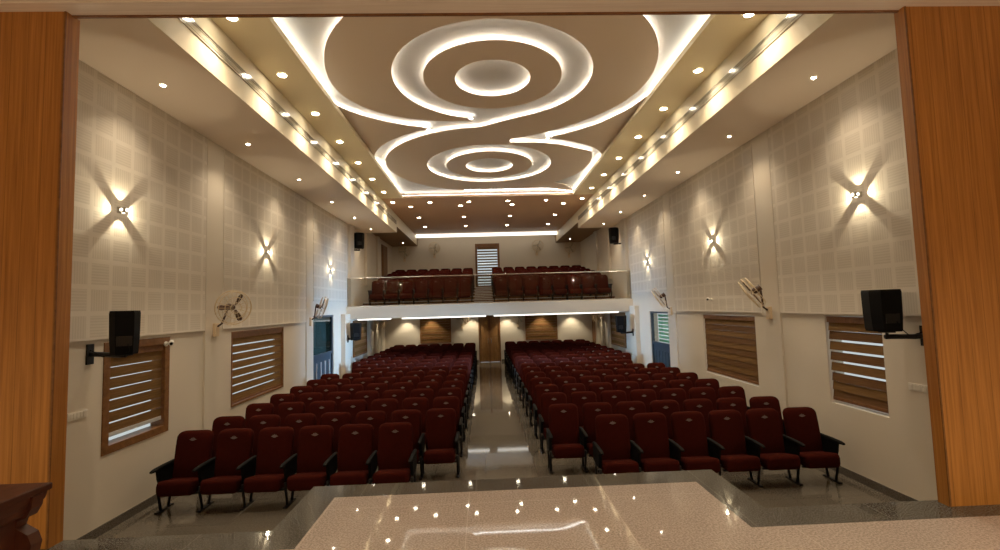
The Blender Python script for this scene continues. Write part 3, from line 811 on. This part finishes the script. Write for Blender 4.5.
def rear_fan(loc, label, group):
    """a fan mounted on the rear wall"""
    o = fan((0, 0, 0), 1, (-.95, .15, -.25), label, group, 'grille'); o.location = loc; o.rotation_euler = (0, 0, PI/2)
for x, nm in ((-2.75, 'left of the balcony window'), (2.6, 'right of the balcony window')):
    rear_fan((x, YU, 5.35), f'dim wall fan high on the rear wall, {nm}', 'fans on the balcony rear wall')
for s, nm in ((-1, 'left'), (1, 'right')):
    rear_fan((s*4.3, YU, 5.20), f'dim wall fan in the {nm} rear corner of the balcony', 'fans on the balcony rear wall')
for x, nm in ((-1.3, 'left'), (1.35, 'right')):
    rear_fan((x, YL, 1.72), f'dim wall fan on the rear wall under the balcony, {nm} of the centre door', 'fans under the balcony')
for s, nm in ((-1, 'left'), (1, 'right')):
    for y, w2 in ((19.6, 'nearer the stage'), (20.75, 'nearer the rear wall')):
        fan((s*W, y, 1.72), s, (-s*.85, .3, -.25), f'dim wall fan on the {nm} side wall under the balcony, {w2}', 'fans under the balcony', 'fan_cream')

# ------------------------------------------------------------------ loudspeakers
def speaker(loc, rz, w, dpt, h, mount, label, s, group):
    """loc: centre of the box; mount: point of the wall plate in world space"""
    t = thing('wall_speaker', label, 'loudspeaker', loc, 0, group)
    R = Matrix.Rotation(rz, 4, 'Z')
    mb = MB(); secs = []
    for z, k in ((-h/2, .86), (-h/2+.02, .90), (-h*.1, .97), (h/2-.03, 1.0), (h/2, .96)):
        pts = [(-w/2*k, dpt/2), (w/2*k, dpt/2), (w/2*k, -dpt*.1), (w*.30*k, -dpt/2*k), (-w*.30*k, -dpt/2*k), (-w/2*k, -dpt*.1)]
        secs.append([R @ Vector((x, y, z)) for x, y in pts])
    mb.loft(secs, 0, False); mb.build('cabinet', M['black'], t)
    g = MB(); b0 = len(g.v); g.bbox(-w*.45, w*.45, dpt/2, dpt/2+.015, -h*.43, h*.46, .006); g.xf(b0, R); g.build('front_grille', M['steel'], t)
    g = MB(); b0 = len(g.v); g.bbox(-.07, .07, -dpt/2*.97-.006, -dpt/2*.97+.01, -h*.3, -h*.08, .003); g.xf(b0, R); g.build('rear_panel', M['steel'], t)
    mt = Vector(mount)-Vector(loc)
    mb = MB().bbox(mt.x, mt.x-s*.02, mt.y-.05, mt.y+.05, mt.z-.12, mt.z+.12, .004)
    e = Vector((0, 0, -h/2-.045))
    mb.tube([mt+Vector((-s*.02, 0, 0)), mt+Vector((-s*.12, 0, -.005)), Vector((e.x+s*.05, e.y, mt.z-.01)), Vector((e.x-s*.02, e.y, mt.z-.01))], .03, 8)
    mb.tube([Vector((e.x, e.y, mt.z-.03)), Vector((0, 0, -h/2+.01))], .018, 8)
    mb.bbox(-.06, .06, -.06, .06, -h/2-.02, -h/2, .004)
    mb.build('wall_bracket', M['steel'], t)
    c = MB().tube([R @ Vector((.03, -dpt/2*.9, -h*.2)), R @ Vector((.05, -dpt*.62, -h*.42)), mt*.5+Vector((0, -.05, -h*.30)), mt+Vector((-s*.03, -.02, .05))], .006, 6)
    c.build('cable', M['black'], t)
G = 'wall mounted loudspeakers'
speaker((-4.43, 5.60, 2.43), .62, .29, .31, .50, (-W, 5.74, 2.18), 'black loudspeaker on a bracket at the front of the left wall', -1, G)
speaker((4.60, 5.50, 2.42), -.30, .34, .33, .50, (W, 5.36, 2.11), 'black loudspeaker on a bracket at the front of the right wall', 1, G)
speaker((-4.52, 15.75, 1.92), .35, .36, .34, .56, (-W+.14, 15.78, 1.68), 'black loudspeaker on the left pillar just under the balcony', -1, G)
speaker((4.38, 15.75, 1.90), -.35, .36, .34, .56, (W-.14, 15.78, 1.60), 'black loudspeaker on the right pillar just under the balcony', 1, G)
speaker((-4.80+.1, 16.95, 5.13), .35, .36, .34, .56, (-W, 16.95, 4.8), 'black loudspeaker high on the left wall above the balcony rail', -1, G)
speaker((4.62, 16.95, 5.10), -.35, .36, .34, .56, (W, 16.95, 4.8), 'black loudspeaker high on the right wall above the balcony rail', 1, G)

# ------------------------------------------------------------------ small wall fittings
def switch(loc, s, label):
    t = thing('switch_plate', label, 'switch plate', loc)
    MB().bbox(0, -s*.012, -.13, .13, -.045, .045, .004).build('plate', M['plate'], t)
    for y in (-.09, -.045, 0, .045, .09): MB().bbox(-s*.012, -s*.017, y-.018, y+.018, -.03, .03, .002).build('switch', M['plate'], t)
switch((-W, 5.60, 1.50), -1, 'long white switch plate low on the left wall beside the pillar')
switch((W, 5.50, 1.48), 1, 'long white switch plate low on the right wall beside the pillar')
def camera_unit(loc, s, label):
    t = thing('wall_mounted_camera', label, 'security camera', loc, 0, 'small security cameras')
    MB().cyl((0,0,0), (-s,0,0), .035, .02, 16).build('base', M['plate'], t)
    MB().tube([(-s*.02,0,0), (-s*.07,0,.015)], .012, 8).build('stem', M['plate'], t)
    MB().cyl((-s*.06,.04,.02), (-s*.5,-.8,-.15), .032, .11, 14).build('body', M['plate'], t)
    MB().cyl(Vector((-s*.06,.04,.02))+Vector((-s*.5,-.8,-.15)).normalized()*.11, (-s*.5,-.8,-.15), .022, .004, 12).build('lens', M['black'], t)
camera_unit((W-.036, 10.4, 2.62), 1, 'small white security camera on the right wall below the middle wall light')
camera_unit((-W+.012, 7.05, 2.20), -1, 'small pale security camera at the top corner of the left front window')

# ------------------------------------------------------------------ wooden desk on the stage
t = thing('wooden_desk', 'dark reddish wooden desk with moulded edge at the lower left of the stage', 'desk', (-3.25, 2.05, ZS))
xa, xb, ya, yb = -.75, .66, -.75, .50     # body, local
MB().bbox(xa, xb+.045, ya-.04, yb+.055, .715, .75, .008).build('desk_top', M['red_wood'], t)
mb = MB()
mb.loft([[(x, y, z) for x, y in ((xa, ya-o), (xb+o, ya-o), (xb+o, yb+o), (xa, yb+o))] for z, o in ((.62, 0), (.635, .012), (.66, .016), (.68, .03), (.70, .034), (.715, .036))], 0, False)
mb.build('moulding', M['red_wood'], t)
MB().box(xa, xb-.04, ya, ya+.03, .03, .62).box(xb-.06, xb-.03, ya, yb-.05, .03, .62).box(xa, xb-.04, yb-.06, yb-.03, .03, .62).build('side_panel', M['red_wood'], t)
for y in (ya, yb-.06):
    prof = [(-.12, 0), (.035, 0), (.03, .06), (-.015, .12), (-.05, .20), (-.045, .28), (-.005, .35), (.035, .41), (.05, .48), (.03, .53), (-.03, .565), (-.02, .60), (.02, .615), (.045, .66), (.05, .715), (-.12, .715)]
    n = len(prof); vs = [(xb+x, y, z) for x, z in prof] + [(xb+x, y+.06, z) for x, z in prof]
    MB().add(vs, [tuple(range(n)), tuple(range(n, 2*n))[::-1]] + [(i, (i+1) % n, n+(i+1) % n, n+i) for i in range(n)]).build('scroll_bracket', M['red_wood'], t)
MB().box(xa, xb, ya, yb, 0, .03).build('base', M['red_wood'], t)

# ------------------------------------------------------------------ world, camera
w = bpy.data.worlds.new('sky'); S.world = w; w.use_nodes = True
bg = w.node_tree.nodes['Background']; bg.inputs[0].default_value = (.90, .96, 1, 1); bg.inputs[1].default_value = .45
cd = bpy.data.cameras.new('camera'); cd.sensor_width = 36; cd.lens = 466.29/1000*36; cd.clip_start = .05; cd.clip_end = 100
cam = bpy.data.objects.new('camera', cd); COL.objects.link(cam)
F = Vector((.03664, .99703, .06771)).normalized(); R = Vector((.998966, -.034718, -.029368)).normalized(); U = R.cross(F)
cam.matrix_world = Matrix(((R.x, U.x, -F.x, OX), (R.y, U.y, -F.y, 0), (R.z, U.z, -F.z, 2.6), (0, 0, 0, 1)))
S.camera = cam
S.cycles.use_denoising = True
S.cycles.max_bounces = 8; S.cycles.diffuse_bounces = 5; S.cycles.transparent_max_bounces = 12
S.cycles.sample_clamp_indirect = 6
S.view_settings.view_transform = 'Standard'; S.view_settings.look = 'None'; S.view_settings.exposure = .65; S.view_settings.gamma = 1.12
